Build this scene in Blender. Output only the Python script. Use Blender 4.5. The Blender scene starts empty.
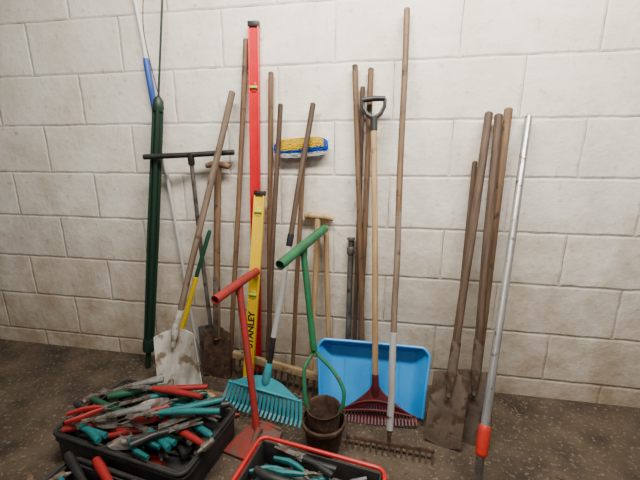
import bpy, math, random
from mathutils import Vector, Euler, Matrix
random.seed(4)
SC=bpy.context.scene.collection
# ------------------------------------------------------------ materials
def hexc(c): return (c[0],c[1],c[2],1)
def mat(name,c1,c2=None,rough=.5,metal=0,scale=(20,20,20),lo=.35,hi=.65,bump=0.0,c3=None,s3=60,t3=.62,detail=6,spec=.5):
    m=bpy.data.materials.new(name); m.use_nodes=True; nt=m.node_tree; b=nt.nodes['Principled BSDF']
    b.inputs['Roughness'].default_value=rough; b.inputs['Metallic'].default_value=metal
    b.inputs['Specular IOR Level'].default_value=spec
    tc=nt.nodes.new('ShaderNodeTexCoord'); mp=nt.nodes.new('ShaderNodeMapping'); mp.inputs['Scale'].default_value=scale
    nt.links.new(tc.outputs['Object'],mp.inputs[0])
    n=nt.nodes.new('ShaderNodeTexNoise'); n.inputs['Scale'].default_value=1; n.inputs['Detail'].default_value=detail; n.inputs['Roughness'].default_value=.6
    nt.links.new(mp.outputs[0],n.inputs['Vector'])
    r=nt.nodes.new('ShaderNodeValToRGB'); r.color_ramp.elements[0].position=lo; r.color_ramp.elements[1].position=hi
    r.color_ramp.elements[0].color=hexc(c1); r.color_ramp.elements[1].color=hexc(c2 or c1)
    nt.links.new(n.outputs[0],r.inputs[0]); out=r.outputs[0]
    if c3:
        n3=nt.nodes.new('ShaderNodeTexNoise'); n3.inputs['Scale'].default_value=s3; n3.inputs['Detail'].default_value=5
        nt.links.new(tc.outputs['Object'],n3.inputs['Vector'])
        r3=nt.nodes.new('ShaderNodeValToRGB'); r3.color_ramp.elements[0].position=t3-.05; r3.color_ramp.elements[1].position=t3+.03
        nt.links.new(n3.outputs[0],r3.inputs[0])
        mx=nt.nodes.new('ShaderNodeMixRGB'); mx.inputs[2].default_value=hexc(c3)
        nt.links.new(r3.outputs[0],mx.inputs[0]); nt.links.new(out,mx.inputs[1]); out=mx.outputs[0]
    nt.links.new(out,b.inputs['Base Color'])
    if bump:
        bp=nt.nodes.new('ShaderNodeBump'); bp.inputs['Strength'].default_value=bump; bp.inputs['Distance'].default_value=.01
        nt.links.new(n.outputs[0],bp.inputs['Height']); nt.links.new(bp.outputs[0],b.inputs['Normal'])
    return m
W=(60,60,5)
wood_dark=mat('wood_dark',(.045,.026,.017),(.13,.08,.052),.7,scale=W,bump=.2)
wood_mid=mat('wood_mid',(.10,.056,.030),(.23,.135,.075),.65,scale=W,bump=.2,c3=(.05,.033,.024),s3=14,t3=.64)
wood_grey=mat('wood_grey',(.12,.083,.06),(.26,.19,.135),.75,scale=W,bump=.2,c3=(.07,.048,.035),s3=12,t3=.62)
wood_light=mat('wood_light',(.34,.20,.09),(.55,.37,.19),.55,scale=W,bump=.1,c3=(.16,.10,.06),s3=18,t3=.68)
wood_bar=mat('wood_weathered',(.28,.19,.09),(.50,.36,.19),.8,scale=(8,60,60),bump=.2,c3=(.12,.08,.05),s3=20,t3=.64)
rust=mat('rust',(.035,.02,.015),(.13,.07,.042),.85,.2,scale=(18,18,18),bump=.4,c3=(.17,.12,.09),s3=30,t3=.66)
spade_m=mat('dull_spade_metal',(.075,.052,.038),(.17,.125,.095),.8,.1,scale=(9,9,9),bump=.2,c3=(.07,.038,.025),s3=16,t3=.56)
iron=mat('iron',(.09,.075,.065),(.22,.19,.165),.6,.6,scale=(25,25,25),bump=.2,c3=(.12,.06,.035),s3=30,t3=.6)
steel=mat('steel',(.33,.33,.33),(.62,.62,.61),.35,.7,scale=(40,40,6),c3=(.18,.13,.1),s3=25,t3=.68)
steel_d=mat('dull_steel',(.09,.085,.08),(.26,.25,.24),.45,.6,scale=(30,30,8),c3=(.12,.08,.06),s3=25,t3=.6)
alu=mat('alu',(.55,.55,.55),(.75,.75,.74),.4,.4,scale=(30,30,4),c3=(.25,.2,.17),s3=20,t3=.7)
shovel_m=mat('shovel_blade_paint',(.38,.34,.28),(.82,.79,.73),.6,.0,scale=(9,9,5),bump=.25,c3=(.25,.18,.13),s3=10,t3=.57)
red_p=mat('red_paint',(.34,.024,.022),(.24,.022,.018),.5,scale=(12,12,12),c3=(.12,.05,.035),s3=35,t3=.63)
red_dull=mat('red_dull',(.24,.03,.022),(.13,.04,.028),.75,scale=(14,14,14),c3=(.11,.07,.05),s3=16,t3=.54)
red_level=mat('red_level',(.68,.006,.018),(.56,.006,.016),.35,scale=(8,8,8))
red_plastic=mat('red_plastic',(.55,.012,.014),(.43,.01,.012),.35,scale=(8,8,8))
red_grip=mat('red_grip',(.33,.014,.014),(.22,.012,.012),.5,scale=(8,8,8))
orange_p=mat('orange_red_plastic',(.62,.035,.02),(.48,.028,.018),.4)
maroon=mat('maroon_plastic',(.125,.014,.018),(.07,.010,.014),.5,scale=(20,20,20))
green_p=mat('green_paint',(.014,.16,.062),(.012,.10,.04),.45,scale=(12,12,12),c3=(.10,.06,.04),s3=35,t3=.66)
green_dk=mat('dark_green',(.004,.020,.012),(.008,.035,.02),.5,scale=(20,20,5))
green_md=mat('green_plastic',(.012,.10,.05),(.012,.07,.035),.45)
teal=mat('teal_plastic',(.035,.36,.45),(.035,.28,.36),.45,scale=(10,10,10),c3=(.17,.28,.30),s3=24,t3=.64)
teal_d=mat('teal_grip',(.006,.18,.19),(.006,.12,.13),.5)
yellow=mat('yellow_paint',(.88,.60,.008),(.78,.52,.008),.4,scale=(8,8,8),c3=(.40,.28,.08),s3=30,t3=.74)
blue_tray=mat('light_blue_plastic',(.030,.36,.86),(.026,.29,.76),.35,scale=(5,5,5),c3=(.2,.42,.68),s3=9,t3=.76)
blue=mat('blue_plastic',(.01,.10,.55),(.01,.08,.45),.4)
blue_g=mat('blue_grip',(.03,.10,.42),(.02,.08,.35),.45)
white_p=mat('white_plastic',(.80,.80,.78),(.7,.7,.68),.4)
black=mat('black_plastic',(.012,.012,.013),(.025,.025,.026),.45)
black_d=mat('black_dusty',(.010,.0095,.009),(.03,.028,.026),.7,scale=(14,14,14))
grey_p=mat('grey_plastic',(.11,.11,.11),(.2,.2,.2),.5)
vial=mat('green_vial',(.35,.75,.10),(.3,.7,.1),.2)
ink=mat('black_ink',(.01,.01,.01),(.015,.015,.015),.5)
stone=mat('rubble_stone',(.06,.045,.033),(.20,.16,.12),.9,scale=(15,15,15))
chip=mat('wood_chip',(.09,.052,.03),(.22,.145,.082),.9,scale=(15,15,15))

# ------------------------------------------------------------ geometry helper
class G:
    def __init__(s,M=None): s.v=[];s.f=[];s.M=M
    def add(s,vs,fs,M=None):
        o=len(s.v)
        for v in vs:
            v=Vector(v)
            if M: v=M@v
            if s.M: v=s.M@v
            s.v.append(v)
        s.f+=[tuple(i+o for i in f) for f in fs]; return s
    def lathe(s,prof,seg=14,M=None,cap=True):
        vs=[];fs=[]
        for r,z in prof:
            for k in range(seg):
                a=2*math.pi*k/seg; vs.append((r*math.cos(a),r*math.sin(a),z))
        for i in range(len(prof)-1):
            for k in range(seg):
                k2=(k+1)%seg; fs.append((i*seg+k,i*seg+k2,(i+1)*seg+k2,(i+1)*seg+k))
        if cap: fs.append(tuple(range(seg))[::-1]); fs.append(tuple((len(prof)-1)*seg+k for k in range(seg)))
        return s.add(vs,fs,M)
    def box(s,c,d,M=None,b=0.0):
        x,y,z=[q/2 for q in d]; c=Vector(c)
        if b<=0:
            vs=[c+Vector((i*x,j*y,k*z)) for i in(-1,1) for j in(-1,1) for k in(-1,1)]
            fs=[(0,1,3,2),(4,6,7,5),(0,4,5,1),(2,3,7,6),(0,2,6,4),(1,5,7,3)]
            return s.add(vs,fs,M)
        import bmesh
        bm=bmesh.new(); bmesh.ops.create_cube(bm,size=1)
        for v in bm.verts: v.co=Vector((v.co.x*2*x,v.co.y*2*y,v.co.z*2*z))+c
        bmesh.ops.bevel(bm,geom=list(bm.edges),offset=b,segments=2,affect='EDGES',profile=.5)
        bm.verts.index_update()
        vs=[v.co.copy() for v in bm.verts]; fs=[tuple(v.index for v in f.verts) for f in bm.faces]; bm.free()
        return s.add(vs,fs,M)
    def tube(s,pts,r,seg=10,M=None,flat=1.0,hollow=False):
        pts=[Vector(p) for p in pts]; n=len(pts); rs=r if isinstance(r,(list,tuple)) else [r]*n
        vs=[];fs=[]; up=None
        for i,p in enumerate(pts):
            d=(pts[min(i+1,n-1)]-pts[max(i-1,0)]).normalized()
            if up is None:
                up=Vector((0,1,0)) if abs(d.y)<.9 else Vector((1,0,0))
            x=d.cross(up).normalized(); up=x.cross(d).normalized()
            for k in range(seg):
                a=2*math.pi*k/seg; vs.append(p+x*math.cos(a)*rs[i]+up*math.sin(a)*rs[i]*flat)
        for i in range(n-1):
            for k in range(seg):
                k2=(k+1)%seg; fs.append((i*seg+k,i*seg+k2,(i+1)*seg+k2,(i+1)*seg+k))
        if hollow:
            for e,q in ((0,1),(n-1,-1)):
                d=(pts[min(e+1,n-1)]-pts[max(e-1,0)]).normalized()*q
                o=len(vs)
                for k in range(seg): vs.append(pts[e]+(vs[e*seg+k]-pts[e])*.78)
                for k in range(seg): vs.append(pts[e]+(vs[e*seg+k]-pts[e])*.78+d*.05)
                for k in range(seg):
                    k2=(k+1)%seg; fs.append((e*seg+k,e*seg+k2,o+k2,o+k)); fs.append((o+k,o+k2,o+seg+k2,o+seg+k))
                fs.append(tuple(o+seg+k for k in range(seg)))
        else:
            fs.append(tuple(range(seg))[::-1]); fs.append(tuple((n-1)*seg+k for k in range(seg)))
        return s.add(vs,fs,M)
    def sheet(s,fn,nu,nv,th,M=None):
        P=[[Vector(fn(i/nu,j/nv)) for j in range(nv+1)] for i in range(nu+1)]
        vs=[];fs=[]
        for lay in (0,1):
            for i in range(nu+1):
                for j in range(nv+1):
                    a=P[min(i+1,nu)][j]-P[max(i-1,0)][j]; b=P[i][min(j+1,nv)]-P[i][max(j-1,0)]
                    nn=a.cross(b); nn=nn.normalized() if nn.length>1e-9 else Vector((0,1,0))
                    vs.append(P[i][j]+nn*th*lay)
        N=(nu+1)*(nv+1); ix=lambda i,j:i*(nv+1)+j
        for i in range(nu):
            for j in range(nv):
                q=(ix(i,j),ix(i+1,j),ix(i+1,j+1),ix(i,j+1)); fs.append(q[::-1]); fs.append(tuple(k+N for k in q))
        for i in range(nu):
            fs.append((ix(i,0),ix(i+1,0),ix(i+1,0)+N,ix(i,0)+N)); fs.append((ix(i+1,nv),ix(i,nv),ix(i,nv)+N,ix(i+1,nv)+N))
        for j in range(nv):
            fs.append((ix(0,j+1),ix(0,j),ix(0,j)+N,ix(0,j+1)+N)); fs.append((ix(nu,j),ix(nu,j+1),ix(nu,j+1)+N,ix(nu,j)+N))
        return s.add(vs,fs,M)
    def make(s,name,m,parent=None,label=None,smooth=True):
        import bmesh
        me=bpy.data.meshes.new(name); me.from_pydata([tuple(v) for v in s.v],[],s.f)
        bm=bmesh.new(); bm.from_mesh(me); bmesh.ops.recalc_face_normals(bm,faces=bm.faces); bm.to_mesh(me); bm.free()
        me.materials.append(m); ob=bpy.data.objects.new(name,me); SC.objects.link(ob)
        if smooth:
            me.polygons.foreach_set('use_smooth',[True]*len(me.polygons))
            try: me.set_sharp_from_angle(angle=math.radians(38))
            except Exception: pass
        if parent: ob.parent=parent.e if isinstance(parent,Thing) else parent
        if label: ob['label']=label
        return ob
def smooth_path(P,n=6):
    P=[Vector(p) for p in P]; Q=[P[0]*2-P[1]]+P+[P[-1]*2-P[-2]]; out=[]
    for i in range(1,len(Q)-2):
        a,b,c,d=Q[i-1:i+3]
        for k in range(n):
            t=k/n; out.append(.5*((2*b)+(c-a)*t+(2*a-5*b+4*c-d)*t*t+(3*b-a-3*c+d)*t**3))
    out.append(P[-1]); return out

class Thing:
    def __init__(s,name,label,cat,B,T=None,twist=0,eul=None,group=None):
        e=bpy.data.objects.new(name,None); SC.objects.link(e); e.empty_display_size=.05
        e['label']=label; e['category']=cat
        if group: e['group']=group
        B=Vector(B)
        if T is not None:
            T=Vector(T); z=(T-B).normalized(); y=z.cross(Vector((1,0,0))).normalized(); x=y.cross(z)
            R=Matrix((x,y,z)).transposed()@Matrix.Rotation(math.radians(twist),3,'Z'); s.len=(T-B).length
        elif eul is not None: R=Euler([math.radians(a) for a in eul]).to_matrix()
        else: R=Matrix.Identity(3)
        s.R=R; s.e=e; s.M=Matrix.Translation(B)@R.to_4x4(); e.matrix_world=s.M; s.W=s.M.inverted()
    def L(s,p): return s.W@Vector(p)
    def settle(s,floor=0.0,wall=-.002,drop=True):
        mz=1e9;my=-1e9
        for c in s.e.children_recursive:
            if c.type=='MESH':
                for v in c.data.vertices:
                    w=s.M@v.co; mz=min(mz,w.z); my=max(my,w.y)
        d=Vector((0,0,0))
        if mz<floor or drop: d.z=floor+.001-mz
        if wall is not None and my>wall: d.y=wall-my
        s.M=Matrix.Translation(d)@s.M; s.e.matrix_world=s.M
        return s
Zr=Matrix.Rotation
def T4(x,y,z): return Matrix.Translation((x,y,z))
def shaft(th,z0,z1,r,m,name='shaft',r2=None,label=None,wob=.003):
    g=G(); n=10; r2=r2 or r; pts=[];rs=[]
    ph=random.random()*6
    for i in range(n+1):
        t=i/n; pts.append((wob*math.sin(t*4+ph)*math.sin(math.pi*t),wob*math.cos(t*3+ph)*math.sin(math.pi*t),z0+(z1-z0)*t)); rs.append(r+(r2-r)*t)
    pts.append((0,0,z1+r2*.35)); rs.append(r2*.55)
    g.tube(pts,rs,12); return g.make(name,m,th,label)
def blade(w,h,dish=.02,top=.85,tip=0.0,shoulder=.02,th=.003,z0=0,bend=0.0,M=None):
    def fn(u,v):
        x=(2*u-1); ww=w/2*(1+(top-1)*v)
        z=z0+h*v+ tip*h*(x*x)*(1-v)
        z-= shoulder*x*x*max(0,(v-.8)/.2)
        return (x*ww, dish*(1-x*x) - bend*(1-v)**2, z)
    return G(M).sheet(fn,14,12,th)

# ------------------------------------------------------------ room
def wall_material():
    m=bpy.data.materials.new('painted_block_wall'); m.use_nodes=True; nt=m.node_tree; b=nt.nodes['Principled BSDF']; N=nt.nodes.new; Lk=nt.links.new
    tc=N('ShaderNodeTexCoord'); sep=N('ShaderNodeSeparateXYZ'); Lk(tc.outputs['Object'],sep.inputs[0])
    nz=N('ShaderNodeTexNoise'); nz.inputs['Scale'].default_value=9; nz.inputs['Detail'].default_value=4; Lk(tc.outputs['Object'],nz.inputs['Vector'])
    def math_(op,a,bv):
        n=N('ShaderNodeMath'); n.operation=op
        for i,q in enumerate((a,bv)):
            if q is None: continue
            if isinstance(q,(int,float)): n.inputs[i].default_value=q
            else: Lk(q,n.inputs[i])
        return n.outputs[0]
    wob=math_('MULTIPLY',math_('SUBTRACT',nz.outputs[0],.5),.014)
    zz=math_('ADD',math_('ADD',sep.outputs[2],-.12+.6),wob); xx=math_('ADD',math_('ADD',sep.outputs[0],3.15+.30),wob)
    cb=N('ShaderNodeCombineXYZ'); Lk(xx,cb.inputs[0]); Lk(zz,cb.inputs[1])
    def brick(ms,sm):
        br=N('ShaderNodeTexBrick'); Lk(cb.outputs[0],br.inputs['Vector']); br.offset=.5; br.inputs['Scale'].default_value=1
        br.inputs['Brick Width'].default_value=.64; br.inputs['Row Height'].default_value=.3; br.inputs['Mortar Size'].default_value=ms; br.inputs['Mortar Smooth'].default_value=sm
        br.inputs['Color1'].default_value=(0,0,0,1); br.inputs['Color2'].default_value=(1,1,1,1); br.inputs['Mortar'].default_value=(.5,.5,.5,1); return br
    b1=brick(.0032,.5); b2=brick(.014,1)
    n1=N('ShaderNodeTexNoise'); n1.inputs['Scale'].default_value=2.3; n1.inputs['Detail'].default_value=8; n1.inputs['Roughness'].default_value=.65; Lk(tc.outputs['Object'],n1.inputs['Vector'])
    r1=N('ShaderNodeValToRGB'); r1.color_ramp.elements[0].color=(.74,.67,.57,1); r1.color_ramp.elements[1].color=(.93,.89,.81,1); r1.color_ramp.elements[0].position=.32; r1.color_ramp.elements[1].position=.58; Lk(n1.outputs[0],r1.inputs[0])
    mb=N('ShaderNodeMixRGB'); mb.blend_type='MULTIPLY'; Lk(math_('MULTIPLY',b1.outputs['Color'],.35),mb.inputs[0]); Lk(r1.outputs[0],mb.inputs[1]); mb.inputs[2].default_value=(.88,.86,.83,1)
    n2=N('ShaderNodeTexNoise'); n2.inputs['Scale'].default_value=5; n2.inputs['Detail'].default_value=10; n2.inputs['Roughness'].default_value=.75; Lk(tc.outputs['Object'],n2.inputs['Vector'])
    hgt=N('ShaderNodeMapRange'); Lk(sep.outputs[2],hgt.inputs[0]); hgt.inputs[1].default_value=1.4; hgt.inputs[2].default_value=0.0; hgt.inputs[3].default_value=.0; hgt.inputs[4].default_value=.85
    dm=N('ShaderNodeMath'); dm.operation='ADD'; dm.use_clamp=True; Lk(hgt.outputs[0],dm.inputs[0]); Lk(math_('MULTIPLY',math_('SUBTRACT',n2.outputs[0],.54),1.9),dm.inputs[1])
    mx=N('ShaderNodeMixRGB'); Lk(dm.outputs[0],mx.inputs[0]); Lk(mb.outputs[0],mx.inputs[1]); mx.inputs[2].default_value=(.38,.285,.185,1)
    n3=N('ShaderNodeTexNoise'); n3.inputs['Scale'].default_value=22; n3.inputs['Detail'].default_value=6; Lk(tc.outputs['Object'],n3.inputs['Vector'])
    r3=N('ShaderNodeValToRGB'); r3.color_ramp.elements[0].position=.61; r3.color_ramp.elements[1].position=.69; Lk(n3.outputs[0],r3.inputs[0])
    mx3=N('ShaderNodeMixRGB'); Lk(math_('MULTIPLY',r3.outputs[0],.4),mx3.inputs[0]); Lk(mx.outputs[0],mx3.inputs[1]); mx3.inputs[2].default_value=(.36,.30,.23,1)
    mp5=N('ShaderNodeMapping'); mp5.inputs['Scale'].default_value=(60,1,6); Lk(tc.outputs['Object'],mp5.inputs[0])
    n5=N('ShaderNodeTexNoise'); n5.inputs['Scale'].default_value=1; n5.inputs['Detail'].default_value=3; Lk(mp5.outputs[0],n5.inputs['Vector'])
    r5=N('ShaderNodeValToRGB'); r5.color_ramp.elements[0].position=.68; r5.color_ramp.elements[1].position=.73; Lk(n5.outputs[0],r5.inputs[0])
    mx5=N('ShaderNodeMixRGB'); Lk(math_('MULTIPLY',r5.outputs[0],.4),mx5.inputs[0]); Lk(mx3.outputs[0],mx5.inputs[1]); mx5.inputs[2].default_value=(.30,.25,.19,1)
    n4=N('ShaderNodeTexNoise'); n4.inputs['Scale'].default_value=6; n4.inputs['Detail'].default_value=5; Lk(tc.outputs['Object'],n4.inputs['Vector'])
    r4=N('ShaderNodeMapRange'); Lk(n4.outputs[0],r4.inputs[0]); r4.inputs[1].default_value=.40; r4.inputs[2].default_value=.62; r4.inputs[3].default_value=.15; r4.inputs[4].default_value=.95
    jf=math_('MULTIPLY',b1.outputs['Fac'],r4.outputs[0])
    mx4=N('ShaderNodeMixRGB'); Lk(jf,mx4.inputs[0]); Lk(mx5.outputs[0],mx4.inputs[1]); mx4.inputs[2].default_value=(.20,.165,.13,1)
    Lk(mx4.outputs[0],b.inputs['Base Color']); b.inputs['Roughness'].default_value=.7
    h=math_('ADD',math_('ADD',math_('MULTIPLY',b2.outputs['Fac'],-.7),math_('MULTIPLY',n3.outputs[0],.5)),math_('MULTIPLY',n2.outputs[0],1.4))
    bp=N('ShaderNodeBump'); bp.inputs['Strength'].default_value=.7; bp.inputs['Distance'].default_value=.009; Lk(h,bp.inputs['Height']); Lk(bp.outputs[0],b.inputs['Normal'])
    return m
wl=G().box((0,.06,1.5),(7,.12,3.0)).make('wall_back',wall_material(),smooth=False); wl['kind']='structure'
fm=mat('dirty_concrete',(.022,.015,.010),(.115,.082,.053),.88,scale=(4,4,4),lo=.3,hi=.7,bump=.6,c3=(.16,.125,.09),s3=50,t3=.63,detail=14)
fl=G().box((0,-2.4,-.05),(7,4.8,.1)).make('floor',fm,smooth=False); fl['kind']='structure'
import bmesh
g=G(); g2=G()
for i in range(2600):
    x=random.uniform(-1.4,1.25); y=-random.random()**1.3*1.15-.02; r=random.uniform(.002,.0055)
    if random.random()<.06: r*=2
    vs=[];a0=random.random()*3; ca,sa=math.cos(a0),math.sin(a0); el=random.choice([1,1,1.6]); tgt=g
    if i%6==0: el=4; tgt=g2
    for (a,b_,c) in ((1,0,0),(-1,0,0),(0,1,0),(0,-1,0),(0,0,1),(0,0,-1)):
        px,py=a*r*el*random.uniform(.6,1.3),b_*r*random.uniform(.6,1.3)
        vs.append((x+px*ca-py*sa,y+px*sa+py*ca,max(0,.4*r+c*r*random.uniform(.5,.9))))
    tgt.add(vs,[(0,2,4),(2,1,4),(1,3,4),(3,0,4),(2,0,5),(1,2,5),(3,1,5),(0,3,5)])
rb=g.make('gravel',stone,smooth=False); rb['kind']='stuff'; rb['label']='small stones and crumbs of dirt scattered on concrete'; rb['category']='rubble'
rb=g2.make('wood_chips',chip,smooth=False); rb['kind']='stuff'; rb['label']='wood splinters and dry bits scattered on the floor'; rb['category']='debris'

# ------------------------------------------------------------ leaning tools
t=Thing('telescopic_pole','thin white telescopic pole with blue grip leaning on wall','pole',(-.863,-.045,0),(-1.079,-.016,2.40))
shaft(t,0,1.66,.011,alu,'lower_tube'); shaft(t,1.95,t.len,.011,white_p,'upper_tube')
G().lathe([(.014,1.66),(.018,1.67),(.018,1.97),(.014,1.99)]).make('grip',blue_g,t,'blue plastic grip'); t.settle()
t=Thing('rotary_clothes_dryer','folded dark green rotary clothes dryer leaning on wall','clothes dryer',(-1.202,-.14,0),(-.845,-.07,2.40))
shaft(t,0,1.76,.018,green_dk,'mast',wob=0)
for k in range(4):
    a=k*math.pi/2+.5; g=G(); g.tube([(.022*math.cos(a),.022*math.sin(a),.15),(.025*math.cos(a),.025*math.sin(a),1.0),(.020*math.cos(a),.020*math.sin(a),1.74)],.011,8); g.make('arm',green_dk,t)
G().lathe([(.030,1.70),(.033,1.72),(.028,1.76),(.008,1.785)]).make('top_cap',green_dk,t)
G().lathe([(.036,.13),(.039,.15),(.039,.2),(.035,.22)]).make('collar',green_dk,t)
shaft(t,1.77,t.len,.006,green_dk,'tip_rod',wob=0)
G().tube(smooth_path([(.01,-.01,1.78),(-.045,-.02,1.95),(-.10,-.01,2.12),(-.115,0,2.30)]),.003,6).make('cord',black,t)
t.settle()
t=Thing('square_shovel','square shovel with worn white blade and long wooden shaft','shovel',(-.935,-.385,0),(-.499,-.065,1.759),twist=-8)
BM=T4(-.030,0,.42)@Zr(math.radians(-24),4,'Y')@T4(0,0,-.42)
blade(.33,.40,.028,.90,0.02,.035,.004,M=BM).make('blade',shovel_m,t)
G().tube([(.0,.006,.30),(-.004,-.002,.41),(0,0,.54)],[.012,.022,.021],12).make('socket',shovel_m,t)
shaft(t,.48,t.len,.0185,wood_grey); t.settle()
t=Thing('edging_spade','T-handled spade with black grip bar and grey steel shaft','spade',(-.716,-.10,0),(-.765,-.10,1.437))
shaft(t,.25,t.len-.02,.013,steel_d,'shaft')
G(t.W).tube([(-1.03,-.158,1.425),(-.765,-.10,1.437),(-.512,-.055,1.452)],.016,12).make('grip_bar',black,t,'black rubber grip bar')
G().lathe([(.016,t.len-.06),(.02,t.len-.05),(.02,t.len+.01)]).make('joint',black,t)
blade(.20,.34,.01,.9,.12,.012,.003,0).make('blade',steel_d,t); t.settle()
t=Thing('garden_spade','old garden spade with wooden T grip and rusty blade','spade',(-.675,-.17,0),(-.620,-.055,1.379))
shaft(t,.28,t.len-.02,.021,wood_mid)
G().tube([(-.075,0,t.len-.01),(-.04,0,t.len),(.04,0,t.len),(.075,0,t.len-.01)],[.015,.020,.020,.015],12).make('grip',wood_mid,t)
G().box((0,-.023,.5),(.034,.004,.40),b=.001).make('strap',iron,t)
blade(.19,.34,.012,.95,.05,.01,.004).make('blade',rust,t); t.settle()
t=Thing('extension_pole','yellow pole with thin dark green upper part leaning on tools','pole',(-.99,-.25,0),(-.675,-.11,.985))
shaft(t,0,.73,.0165,yellow,'tube'); G().lathe([(.012,.73),(.013,.74),(.013,t.len-.02),(.009,t.len)]).make('grip',green_md,t,'dark green plastic grip'); t.settle()
t=Thing('wooden_pole','very tall brown wooden handle beside a red level','pole',(-.614,-.10,0),(-.417,-.03,2.048))
shaft(t,0,t.len,.0155,wood_mid); t.settle()
def textmesh(s,size,M,parent,m,name='lettering'):
    cu=bpy.data.curves.new('txt','FONT'); cu.body=s; cu.size=size; cu.extrude=.0004; cu.align_x='CENTER'; cu.align_y='CENTER'; cu.offset=size*.03
    o=bpy.data.objects.new('txt',cu); SC.objects.link(o); dg=bpy.context.evaluated_depsgraph_get(); dg.update()
    me=bpy.data.meshes.new_from_object(o.evaluated_get(dg)); bpy.data.objects.remove(o); me.transform(M); me.materials.clear(); me.materials.append(m)
    ob=bpy.data.objects.new(name,me); SC.objects.link(ob); ob.parent=parent.e; return ob
def level(name,label,B,T,w,d,mm,cap,vials,txts,twist=0,housing=None):
    t=Thing(name,label,'spirit level',B,T,twist); L=t.len
    g=G(); g.box((0,0,L/2),(w*.72,d*.45,L-.02))
    g.box((-w/2+.004,0,L/2),(.008,d,L-.02),b=.002).box((w/2-.004,0,L/2),(.008,d,L-.02),b=.002)
    g.make('body',mm,t)
    for z in (.012,L-.012): G().box((0,0,z),(w+.004,d+.004,.028),b=.003).make('end_cap',cap,t,'black end cap')
    for z in vials:
        G().box((0,0,z),(w*.5,d*.8,.05),b=.004).make('vial_housing',housing or cap,t)
        G().lathe([(.006,-.022),(.008,-.02),(.008,.02),(.006,.022)],10,T4(0,-d*.42,z)@Zr(math.radians(90),4,'Y')).make('vial',vial,t,'green liquid vial')
    for s,size,z in txts:
        textmesh(s,size,Matrix.Translation((0,-d*.225-.0012,z))@Matrix(((0,-1,0,0),(0,0,-1,0),(1,0,0,0),(0,0,0,1))),t,ink)
    return t
t=level('spirit_level','tall bright red aluminium spirit level standing against wall',(-.430,-.075,0),(-.367,-.035,2.129),.060,.026,red_level,black,[1.80],[],housing=red_plastic); t.settle()
t=level('spirit_level','yellow spirit level with black lettering and end caps',(-.425,-.265,0),(-.353,-.085,1.226),.062,.028,yellow,black,[1.12,.62],[('STANLEY',.055,.40)],housing=yellow); t.settle()
t=Thing('wooden_pole','dark brown wooden tool handle leaning on wall','pole',(-.349,-.06,0),(-.281,-.03,1.877)); shaft(t,0,t.len,.0155,wood_mid); t.settle()
def iron_rake(t,w,n,tl,m,z0=.0,bx=0,bar=(.012,.02),tr=.006,tm=None):
    g=G(); g.box((bx,0,z0+tl),(w,bar[0],bar[1]),b=.003)
    if tm: g.make('rake_bar',m,t); g=G()
    for i in range(n):
        x=bx-w/2+.008+(w-.016)*i/(n-1); g.tube([(x,0,z0+tl),(x,-.004,z0+tl*.4),(x,-.018,z0)],[tr,tr*.85,tr*.45],6)
    g.make('tines' if tm else 'rake_head',tm or m,t)
    G().tube([(0,0,z0+tl),(0,0,z0+tl+.06),(0,0,z0+tl+.14)],[.008,.012,.017],10).make('socket',rust,t)
t=Thing('hay_rake','wide wooden-barred rake with dark teeth and wooden handle','rake',(-.33,-.185,0),(-.218,-.075,1.683),twist=-9)
iron_rake(t,.66,16,.135,wood_bar,bx=.085,bar=(.026,.046),tr=.0095,tm=rust); shaft(t,.25,t.len,.0145,wood_dark); t.settle()
def leaf_rake(t,w,h,split,n,m,tip=.035,tr=.0065,tw=.10):
    g=G()
    def fn(u,v):
        x=2*u-1; z=split+(h-split)*v
        ww=w/2*(.90*(1-v)+tw*v)
        return (x*ww,-.018*(1-x*x)*(1-v),z-.012*x*x*(1-v)-.02*x*x*v)
    g.sheet(fn,20,8,.004)
    for i in range(n):
        x=2*i/(n-1)-1
        a=Vector((x*w/2*.90*.985,-.018*(1-x*x),split-.012*x*x+.01)); b=Vector((x*w/2*.98,-.012,.02+.004*x*x)); c=Vector((x*w/2,-.012-tip,.0+.004*x*x))
        g.tube([a,(a+b)/2+Vector((0,.003,0)),b,c],[tr,tr,tr*.9,tr*.6],6,flat=.55)
    g.tube([(-w/2*.90,-.002,split-.010),(-w*.2,-.02,split),(0,-.024,split+.002),(w*.2,-.02,split),(w/2*.90,-.002,split-.010)],.006,8)
    g.make('rake_head',m,t)
def bow_rake(t,w,h,n,m,tr=.006):
    g=G()
    for i in range(n):
        s=2*i/(n-1)-1; q=s*s
        P=smooth_path([(.016*s,0,h+.03),(.045*s,-.008,h-.01),(w/2*s*.62,-.018,h*.74-.035*q),(w/2*s*.90,-.012,h*.42-.02*q),(w/2*s,-.008,.03+.012*q),(w/2*s*1.02,-.04,.0+.014*q)],3)
        g.tube(P,tr,6,flat=.6)
    for k,(f,zz,dz) in enumerate(((.63,.74,.035),(.91,.42,.02))):
        g.tube([(w/2*f*(2*j/12-1),-.016-.004,h*zz-dz*(2*j/12-1)**2) for j in range(13)],.006,6)
    g.make('rake_head',m,t)
t=Thing('leaf_rake','turquoise plastic leaf rake with wood and metal handle','rake',(-.275,-.44,0),(-.04,-.055,1.69),twist=-2)
leaf_rake(t,.48,.21,.135,20,teal,tr=.0090,tw=.40)
G().lathe([(.017,.16),(.026,.18),(.021,.27),(.017,.29)]).make('socket',teal,t)
shaft(t,.25,.45,.016,black,'lower_shaft'); shaft(t,.44,.98,.017,alu,'metal_tube',label='pale metal middle tube'); G().lathe([(.018,.96),(.019,.97),(.019,1.02),(.017,1.03)]).make('ring',black,t)
shaft(t,1.0,t.len,.016,wood_dark); t.settle()
t=Thing('lawn_aerator','red painted T-handled lawn tool with worn red foot plate','garden tool',(-.240,-.589,0),(-.401,-.35,.751))
shaft(t,.02,t.len-.01,.019,red_p,'stem',wob=0)
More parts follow.
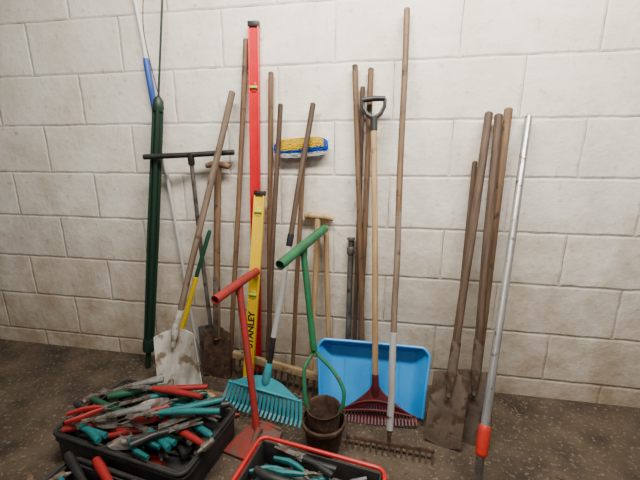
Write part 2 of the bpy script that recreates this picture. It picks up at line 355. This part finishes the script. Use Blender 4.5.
G(t.W).tube([(-.439,-.56,.752),(-.40,-.36,.766),(-.358,-.185,.779)],.024,16,hollow=True).make('crossbar',red_p,t)
G(t.W).tube([(-.401,-.35,.70),(-.401,-.35,.765)],.022,12).make('joint',red_p,t)
FM=t.W@T4(-.225,-.645,.028)@Zr(math.radians(-14),4,'Z')@Zr(math.radians(7),4,'X')
def ff(u,v):
    x=2*u-1; k=1-.35*v
    return (x*.135*k, -.11+.22*v, .006*math.cos(x*3))
g=G(FM); g.sheet(ff,16,10,.006)
g.tube([(-.085,.105,.006),(.085,.105,.006)],.009,8); g.tube([(-.13,-.105,.004),(.13,-.105,.004)],.007,8)
g.tube([(-.01,-.02,.004),(-.012,.05,.035)],[.012,.020],10)
g.make('foot_plate',red_dull,t,'worn flat red metal foot plate'); t.settle()
t=Thing('bulb_planter','green T-handled planting auger with forked stem and rusty cylinder','garden tool',(.113,-.586,0),(-.05,-.30,.97))
shaft(t,.49,t.len-.01,.0175,green_p,'stem',wob=0)
G(t.W).tube([(-.113,-.52,.942),(-.045,-.30,.985),(.028,-.075,1.03)],.025,16,hollow=True).make('crossbar',green_p,t)
G(t.W).tube([(-.048,-.303,.93),(-.046,-.30,.985)],.022,12).make('joint',green_p,t)
cx,cy=.113,-.60
top=t.M@Vector((0,0,.50))
for sx in (-1,1):
    mx_=(top.x+cx)/2; 
    P=smooth_path([(top.x,top.y,top.z),(top.x+.012+sx*.020,top.y-.012,top.z-.035),(mx_+sx*.072,-.515,.40),(cx-.008+sx*.098,-.56,.335),(cx+sx*.094,-.59,.275),(cx+sx*.078,-.60,.225)],6)
    G(t.W).tube(P,.010,8).make('fork_arm',green_p,t)
def pot(g,c,prof,th):
    inn=[(r-th,z) for r,z in prof][::-1]; inn[-1]=(inn[-1][0],prof[0][1]+th)
    g.lathe(prof+[(prof[-1][0]-th/2,prof[-1][1]+.002)]+inn,28,T4(*c)); return g
pot(G(t.W),(cx,cy,.012),[(.062,0),(.066,.01),(.082,.20),(.083,.235),(.087,.24)],.004).make('cutting_cylinder',rust,t); t.settle()
t=Thing('bucket','small rusty tapered metal pot on the floor','pot',(cx,cy,0))
pot(G(),(0,0,0),[(.076,0),(.079,.005),(.102,.145),(.110,.15),(.111,.168),(.106,.172)],.005).make('pot_body',rust,t); t.settle()
# wash brush
t=Thing('wash_brush','blue and yellow wash brush on long wooden pole, head upward','brush',(-.182,-.085,0),(-.1,-.035,1.46))
shaft(t,0,t.len-.01,.0145,wood_mid)
A=t.W@Matrix.Translation((-.111,-.040,1.478))@Zr(math.radians(-4),4,'Y')
g=G(); N=28; pr=[]
for k in range(N):
    a=2*math.pi*k/N; c,s_=math.cos(a),math.sin(a); pr.append((.142*math.copysign(abs(c)**.35,c),-.004+.028*math.copysign(abs(s_)**.6,s_)))
vs=[(x,.006,z) for x,z in pr]+[(x*.97,.024,z*.9) for x,z in pr]
G(A).add(vs,[tuple(range(N))[::-1],tuple(range(N,2*N))]+[(k,(k+1)%N,(k+1)%N+N,k+N) for k in range(N)]).make('head_block',blue,t)
gs={'y':G(A),'b':G(A),'w':G(A)}
for i in range(61):
    x=-.150+i*.005; e=.046*max(0,1-abs(x/.156)**5)**.5
    for k in range(13):
        z=-e+2*e*k/12
        if z<-.026: c='w'
        elif x<-.143 or x>.128 or z<-.012+(.012 if x>0 else 0): c='b'
        else: c='y'
        ln=.026+random.uniform(-.003,.003)-.25*abs(z)
        gs[c].tube([(x,.008,z),(x*1.03+random.uniform(-.002,.002),-ln,z*1.12+random.uniform(-.002,.002))],[.0036,.0034],4)
gs['y'].make('inner_bristles',yellow,t,'yellow bristles'); gs['b'].make('outer_bristles',blue,t,'blue bristles'); gs['w'].make('lower_bristles',white_p,t,'white bristles'); t.settle()
t=Thing('garden_fork','pale wooden tool shaft with wooden T grip','garden tool',(-.059,-.10,0),(-.018,-.035,1.085))
shaft(t,0,t.len-.015,.0175,wood_light)
G().tube([(-.08,0,t.len-.008),(-.05,0,t.len),(.06,0,t.len-.002),(.095,0,t.len-.012)],[.016,.021,.021,.016],12).make('grip',wood_light,t); t.settle()
t=Thing('wooden_pole','short pale wooden handle leaning on the wall','pole',(.068,-.07,0),(.030,-.03,1.02)); shaft(t,0,t.len,.016,wood_light); t.settle()
t=Thing('steel_post','short grey steel prop with collar near the top','post',(.177,-.07,0),(.181,-.03,.955))
shaft(t,0,t.len,.017,steel_d,'tube',wob=0); G().lathe([(.021,.86),(.024,.865),(.024,.9),(.021,.905)]).make('collar',iron,t)
G().lathe([(.019,t.len-.01),(.024,t.len-.008),(.024,t.len+.004)]).make('top_cap',iron,t); t.settle()
for lb,B,T,r,m in (('tall dark wooden handle leaning across other poles',(.288,-.115,0),(.182,-.035,1.895),.0155,wood_mid),
                ('tall straight brown wooden handle against the wall',(.251,-.065,0),(.266,-.03,1.877),.0155,wood_mid),
                ('brown wooden handle between two taller poles',(.215,-.045,0),(.225,-.02,1.79),.0135,wood_dark)):
    t=Thing('wooden_pole',lb,'pole',B,T,group='wooden poles on the wall'); shaft(t,0,t.len,r,m); t.settle()
t=Thing('leaf_rake','dark maroon fan rake with D-shaped black grip','rake',(.368,-.37,0),(.288,-.085,1.72))
L=t.len
bow_rake(t,.43,.17,25,maroon,tr=.0068)
G().lathe([(.016,.13),(.024,.15),(.019,.26),(.016,.27)]).make('socket',maroon,t)
shaft(t,.2,L-.12,.0165,wood_light)
g=G(); g.tube([(0,0,L-.16),(0,0,L-.09)],[.019,.02],12)
g.tube([(0,0,L-.10),(-.035,0,L-.075),(-.055,0,L-.04),(-.058,0,L-.005),(-.045,0,L+.003)],[.014,.012,.010,.010,.011],8)
g.tube([(0,0,L-.10),(.035,0,L-.075),(.055,0,L-.04),(.058,0,L-.005),(.045,0,L+.003)],[.014,.012,.010,.010,.011],8)
g.tube([(-.06,0,L),(0,0,L+.004),(.06,0,L)],[.013,.015,.013],12)
g.make('grip',black,t,'black D-shaped plastic grip'); t.settle()
t=Thing('garden_rake','very long rake with wooden pole and steel lower tube','rake',(.437,-.585,0),(.435,-.035,2.142),twist=-4)
iron_rake(t,.43,15,.05,rust); shaft(t,.12,.60,.017,alu,'lower_tube'); shaft(t,.58,1.20,.0155,wood_grey,'middle_shaft'); shaft(t,1.18,t.len,.0155,wood_mid); t.settle()
# blue scoop
t=Thing('snow_pusher','wide light blue plastic scoop standing against the wall','snow scoop',(.335,-.30,0),eul=(-22,0,0))
w,h,dp=.625,.385,.09
def fn(u,v):
    x=2*u-1; a=abs(x)
    def e(q): return max(0,(q-.76)/.24)**1.7
    by=max(e(a),e(2*v-1) if v>.5 else 0)
    y=-dp*min(1,by)+.016*math.cos(x*1.5)
    wd=w/2*(.90+.10*v)
    rr=.040*max(0,(a-.86)/.14)**2
    return (x*wd, y, h*v - (rr if v>.5 else -rr*.4)*min(1,abs(2*v-1)*1.5))
G().sheet(fn,54,36,-.004).make('pan',blue_tray,t)
g=G(); rim=[]
for k in range(0,37): rim.append(fn(0,k/36))
for k in range(1,55): rim.append(fn(k/54,1))
for k in range(1,37): rim.append(fn(1,1-k/36))
g.tube(rim,.008,8); g.make('rim',blue_tray,t)
for x in (-.16,0,.16): G().tube([(x,.012,.05),(x,.012,.30)],.005,8).make('rib',blue_tray,t)
t.settle()
for lb,B,T,m1,m2,tw in (('rusty spade with dark wooden handle leaning on wall',(.70,-.50,0),(.868,-.05,1.64),wood_dark,spade_m,-14),
                  ('worn spade with brown handle beside another spade',(.845,-.46,0),(.915,-.05,1.63),wood_dark,spade_m,-20)):
    t=Thing('garden_spade',lb,'spade',B,T,twist=tw,group='spades leaning together')
    blade(.18,.38,.012,.95,.06,.012,.004).make('blade',m2,t); G().tube([(0,-.01,.26),(0,-.006,.39),(0,0,.54)],[.01,.024,.023],12).make('socket',m2,t)
    shaft(t,.48,t.len,.020,m1); t.settle()
t=Thing('wooden_pole','thick brown wooden handle standing behind the spades','pole',(.905,-.24,0),(.965,-.03,1.66)); shaft(t,0,t.len,.021,wood_mid); t.settle()
t=Thing('wooden_pole','thin dark handle beside the steel pole','pole',(.80,-.20,0),(.83,-.03,1.40)); shaft(t,0,t.len,.014,wood_dark); t.settle()
t=Thing('telescopic_pole','steel telescopic pole with orange-red clamp collar','pole',(.785,-.80,0),(1.06,-.04,1.62))
shaft(t,.03,.24,.017,steel_d,'foot_tube'); shaft(t,.30,t.len,.018,steel,'upper_tube')
G().lathe([(.02,.205),(.024,.21),(.025,.22),(.025,.31),(.024,.32),(.020,.33)],18).make('clamp_collar',orange_p,t,'orange-red plastic collar')
G().lathe([(.010,0),(.020,.01),(.020,.04),(.018,.05)]).make('foot',black,t); t.settle()

# ------------------------------------------------------------ crates
def crate(name,label,c,size,rot,m_body,m_rim,floorz,railed=True):
    t=Thing(name,label,'crate',(c[0],c[1],0),eul=(0,0,rot)); x,y,z=size
    g=G(); th=.008
    g.box((0,0,floorz/2),(x-.05,y-.05,floorz),b=.006)
    for sx in(-1,1): g.box((sx*(x/2-.018),0,z/2),(th,y-.03,z-.02),b=.002)
    for sy in(-1,1): g.box((0,sy*(y/2-.018),z/2),(x-.03,th,z-.02),b=.002)
    g.make('crate_body',m_body,t)
    def rr(hx,hy,zz,rad=.04):
        p=[]
        for qx,qy,a0 in((1,1,0),(-1,1,90),(-1,-1,180),(1,-1,270)):
            for k in range(6):
                a=math.radians(a0+k*18); p.append((qx*(hx-rad)+rad*math.cos(a),qy*(hy-rad)+rad*math.sin(a),zz))
        p.append(p[0]); p.append(p[1]); return p
    g=G(); g.tube(rr(x/2,y/2,z-.006),.009,8)
    if railed: g.tube(rr(x/2-.002,y/2-.002,z-.036),.007,8)
    g.make('rim',m_rim,t); t.settle(); return t
crate('plastic_crate','red rimmed plastic crate filled with hand tools',(.105,-1.02),(.567,.40,.20),-8.4,black_d,red_plastic,.08)
crate('plastic_crate','black plastic crate heaped with garden hand tools',(-.735,-.76),(.74,.42,.18),-8,black_d,black_d,.08)
crate('tool_tray','black tool tray holding small tools on the floor',(-.60,-1.20),(.74,.32,.15),-8,black_d,black_d,.07,False)

# ------------------------------------------------------------ hand tools (lie along local X, flat on z=0)
SCL=[1.0]
def place(t,z,s=1.0):
    t.M=t.M@Matrix.Scale(s*SCL[0],4); t.e.matrix_world=t.M; t.settle(floor=z,wall=None); return t
def secateurs(p,rot,m,lb,tilt=0,grp=None):
    t=Thing('secateurs',lb,'secateurs',p,eul=(0,tilt,rot),group=grp)
    G().tube([(.02,.004,.01),(-.02,.018,.01),(-.06,.026,.01),(-.12,.02,.01)],[.007,.012,.013,.009],8,flat=.8).make('handle',m,t)
    G().tube([(.02,-.004,.01),(-.02,-.014,.01),(-.06,-.026,.01),(-.115,-.03,.01)],[.007,.012,.013,.009],8,flat=.8).make('handle',m,t)
    g=G(T4(.02,0,0)); g.lathe([(.011,0),(.011,.018)],12); g.sheet(lambda u,v:(.065*u,.012*math.sin(u*2.6)+(v-.5)*.016*(1-u*.9),.012),10,2,.002); g.sheet(lambda u,v:(.055*u,-.008-.010*math.sin(u*2.6)+(v-.5)*.010*(1-u*.8),.008),10,2,.003)
    g.make('blades',steel_d,t); return place(t,p[2])
def trowel(p,rot,m,lb,tilt=0,grp=None):
    t=Thing('hand_trowel',lb,'trowel',p,eul=(0,tilt,rot),group=grp); O=T4(-.03,0,0)
    G(O).lathe([(.006,0),(.013,.008),(.016,.03),(.013,.06),(.015,.1),(.009,.12)],12,Zr(math.radians(-90),4,'Y')@T4(.014,0,0)).make('handle',m,t)
    G(O).tube([(0,0,.014),(.03,0,.016),(.05,0,.006)],.005,8).make('neck',steel_d,t)
    G(O).sheet(lambda u,v:(.04+.14*u,(v-.5)*.072*(math.sin(min(1,u*1.6+.35)*1.57))*(1 if u<.55 else (1-((u-.55)/.45)**2*.92)),.002+.014*(2*v-1)**2),14,8,.0018).make('blade',steel_d,t); return place(t,p[2])
def shears(p,rot,m,lb,tilt=0,grp=None,Lh=.16,ang=6,name='hedge_shears',cat='shears',Lb=.13):
    t=Thing(name,lb,cat,p,eul=(0,tilt,rot),group=grp)
    for s in(-1,1):
        R=T4(.01,0,.012)@Zr(math.radians(s*ang),4,'Z')
        G(R).tube([(-.02,0,0),(-Lh*.2,s*.006,0)],.0065,8).make('arm',steel_d,t)
        G(R).tube([(-Lh*.16,s*.006,0),(-Lh*.55,s*.008,0),(-Lh,s*.002,0)],[.011,.014,.012],10).make('handle',m,t)
        G(R).sheet(lambda u,v:(-.03+Lb*u,(v-.5)*.030*(1-.7*u),s*.002),8,2,.002).make('blade',steel_d,t)
    G().lathe([(.012,0),(.012,.02)],12,T4(.01,0,0)).make('pivot',iron,t); return place(t,p[2])
def loppers(p,rot,m,lb,tilt=0,grp=None): return shears(p,rot,m,lb,tilt,grp,.30,7,'loppers','loppers',.11)
def handfork(p,rot,m,lb,tilt=0,grp=None):
    t=Thing('hand_cultivator',lb,'hand cultivator',p,eul=(0,tilt,rot),group=grp)
    G().lathe([(.008,0),(.014,.008),(.016,.04),(.013,.08),(.015,.11),(.009,.13)],12,Zr(math.radians(-90),4,'Y')@T4(.015,0,0)).make('handle',m,t)
    g=G(); g.tube([(0,0,.015),(.06,0,.017)],.005,8)
    for y in(-.028,0,.028): g.tube([(.06,0,.017),(.085,y*.8,.025),(.12,y,.025),(.14,y,.003)],[.004,.004,.004,.002],6)
    g.make('tines',steel_d,t); return place(t,p[2])
def saw(p,rot,m,lb,tilt=0,grp=None):
    t=Thing('pruning_saw',lb,'saw',p,eul=(0,tilt,rot),group=grp)
    G().tube([(-.14,.012,.01),(-.10,0,.01),(-.05,0,.01),(0,.006,.01)],[.014,.018,.017,.013],10).make('handle',m,t)
    g=G(); vs=[];n=30
    for i in range(n+1):
        x=-.01+.15*i/n; c=.016*math.sin(i/n*1.6)-.004
        vs+= [(x,c+.018,.010),(x,c-.016*(1-.5*i/n)-(.004 if i%2 else 0),.010)]
    vs+=[(a,b,c+.0015) for a,b,c in vs]; N=2*(n+1); fs=[]
    for i in range(n):
        q=(2*i,2*i+1,2*i+3,2*i+2); fs+=[q,tuple(k+N for k in q[::-1]),(2*i,2*i+2,2*i+2+N,2*i+N),(2*i+1,2*i+1+N,2*i+3+N,2*i+3)]
    fs+=[(0,N,N+1,1),(2*n,2*n+1,2*n+1+N,2*n+N)]
    g.add(vs,fs).make('blade',steel_d,t); return place(t,p[2])
def hammer(p,rot,m,lb,tilt=0,grp=None):
    t=Thing('hammer',lb,'hammer',p,eul=(0,tilt,rot),group=grp); O=T4(.12,0,0)
    G(O).tube([(-.25,0,.015),(-.2,0,.015),(-.08,0,.015),(0,0,.015)],[.015,.018,.013,.011],10).make('handle',m,t)
    g=G(O); g.box((.005,.0,.014),(.024,.036,.024),b=.004); g.lathe([(.010,.012),(.013,.018),(.013,.032),(.011,.035)],12,T4(.005,0,.014)@Zr(math.radians(-90),4,'X')); g.tube([(.005,-.012,.014),(.0,-.036,.012)],[.011,.004],8); g.make('head',iron,t); return place(t,p[2])
kinds=[(secateurs,'secateurs'),(shears,'shears'),(shears,'shears'),(trowel,'trowel'),(saw,'pruning saw'),(hammer,'hammer')]
cols=[(teal_d,'teal'),(teal_d,'teal'),(red_grip,'red'),(black,'black'),(red_grip,'red'),(black,'black'),(green_md,'green'),(grey_p,'grey'),(teal_d,'teal'),(black,'black')]
def fill(c,rot,sx,sy,angs,z0,dz,where,seed,grp,pal=None,cw=.31,rh=.068,rimlay=2):
    rnd=random.Random(seed)
    for lay,ang in enumerate(angs):
        over=.04 if lay>=rimlay else 0
        shr=.025*max(0,lay-rimlay)
        hx=sx/2+over-shr; hy=sy/2+over-shr; ca,sa=math.cos(math.radians(ang)),math.sin(math.radians(ang))
        ni=int(sx/cw)+3; nj=int(sx/rh)+3
        for j in range(-nj,nj+1):
            off=rnd.uniform(-.5,.5)*cw
            for i in range(-ni,ni+1):
                u=i*cw+off; v=j*rh+rnd.uniform(-.004,.004)
                done=False
                for sl in (0,.05,-.05,.10,-.10):
                    ok=True
                    for e in(-.135,.135):
                        X=(u+sl+e)*ca-v*sa; Yv=(u+sl+e)*sa+v*ca
                        if abs(X)>hx or abs(Yv)>hy-.018: ok=False
                    if ok: u+=sl; done=True; break
                if not done: continue
                X=u*ca-v*sa; Yv=u*sa+v*ca; R=Zr(math.radians(rot),3,'Z'); q=R@Vector((X,Yv,0))
                fnk,kn=rnd.choice(kinds); m,cn=rnd.choice(pal or cols)
                fnk((c[0]+q.x,c[1]+q.y,z0+lay*dz),rot+ang+rnd.choice([0,180])+rnd.uniform(-6,6),m,'used %s with %s handles %s'%(kn,cn,where),0,grp)
SCL[0]=1.15
fill((-.735,-.76),-8,.69,.38,(4,-30,28,-12,40),.082,.037,'lying in a black crate',3,'hand tools heaped in the black crate',rimlay=3)
SCL[0]=1.1
fill((.105,-1.02),-8.4,.52,.355,(8,-30,30,-5),.082,.035,'lying in a red crate',8,'hand tools in the red crate',[(teal_d,'teal'),(teal_d,'teal'),(black,'black'),(green_md,'green'),(grey_p,'grey'),(teal_d,'teal')],rimlay=9)
fill((-.60,-1.20),-8,.70,.28,(-6,20,-20),.072,.036,'lying in a black tray',11,'hand tools in the black tray',rimlay=2)
for f_,p,r,m,lb in ((trowel,(-.70,-.46,0),20,black,'small trowel with black handle on the floor'),
    (secateurs,(-.52,-.50,0),200,red_grip,'red-handled secateurs lying on the floor'),(trowel,(-.55,-.40,0),-30,wood_light,'trowel with pale wooden handle on floor'),
    (hammer,(-.62,-.34,0),170,wood_mid,'wooden-handled hammer lying on the concrete'),
    (loppers,(-.66,-.84,.270),200,teal_d,'long teal-handled loppers lying on top of the heap'),
    (loppers,(-.80,-.68,.270),185,red_grip,'long red-handled loppers lying on top of the heap')):
    f_(p,r,m,lb)

# ------------------------------------------------------------ light, world, camera
def area(loc,rot,sx,sy,e,col):
    l=bpy.data.lights.new('ceiling_light','AREA'); l.shape='RECTANGLE'; l.size=sx; l.size_y=sy; l.energy=e; l.color=col
    o=bpy.data.objects.new('ceiling_light',l); SC.objects.link(o); o.location=loc; o.rotation_euler=[math.radians(a) for a in rot]
area((.55,-1.25,3.05),(41,0,0),2.2,.3,145,(1,.94,.84))
area((-.8,-3.4,3.3),(45,0,0),2.4,.5,22,(1,.94,.84))
w=bpy.data.worlds.new('world'); SCN=bpy.context.scene; SCN.world=w; w.use_nodes=True
w.node_tree.nodes['Background'].inputs[0].default_value=(1,.92,.81,1); w.node_tree.nodes['Background'].inputs[1].default_value=.12
cd=bpy.data.cameras.new('camera'); cam=bpy.data.objects.new('camera',cd); SC.objects.link(cam); cd.sensor_width=36; cd.lens=350/640*36
cam.location=(.35,-2.05,1.45); cam.rotation_euler=(math.radians(76),0,math.radians(10)); SCN.camera=cam
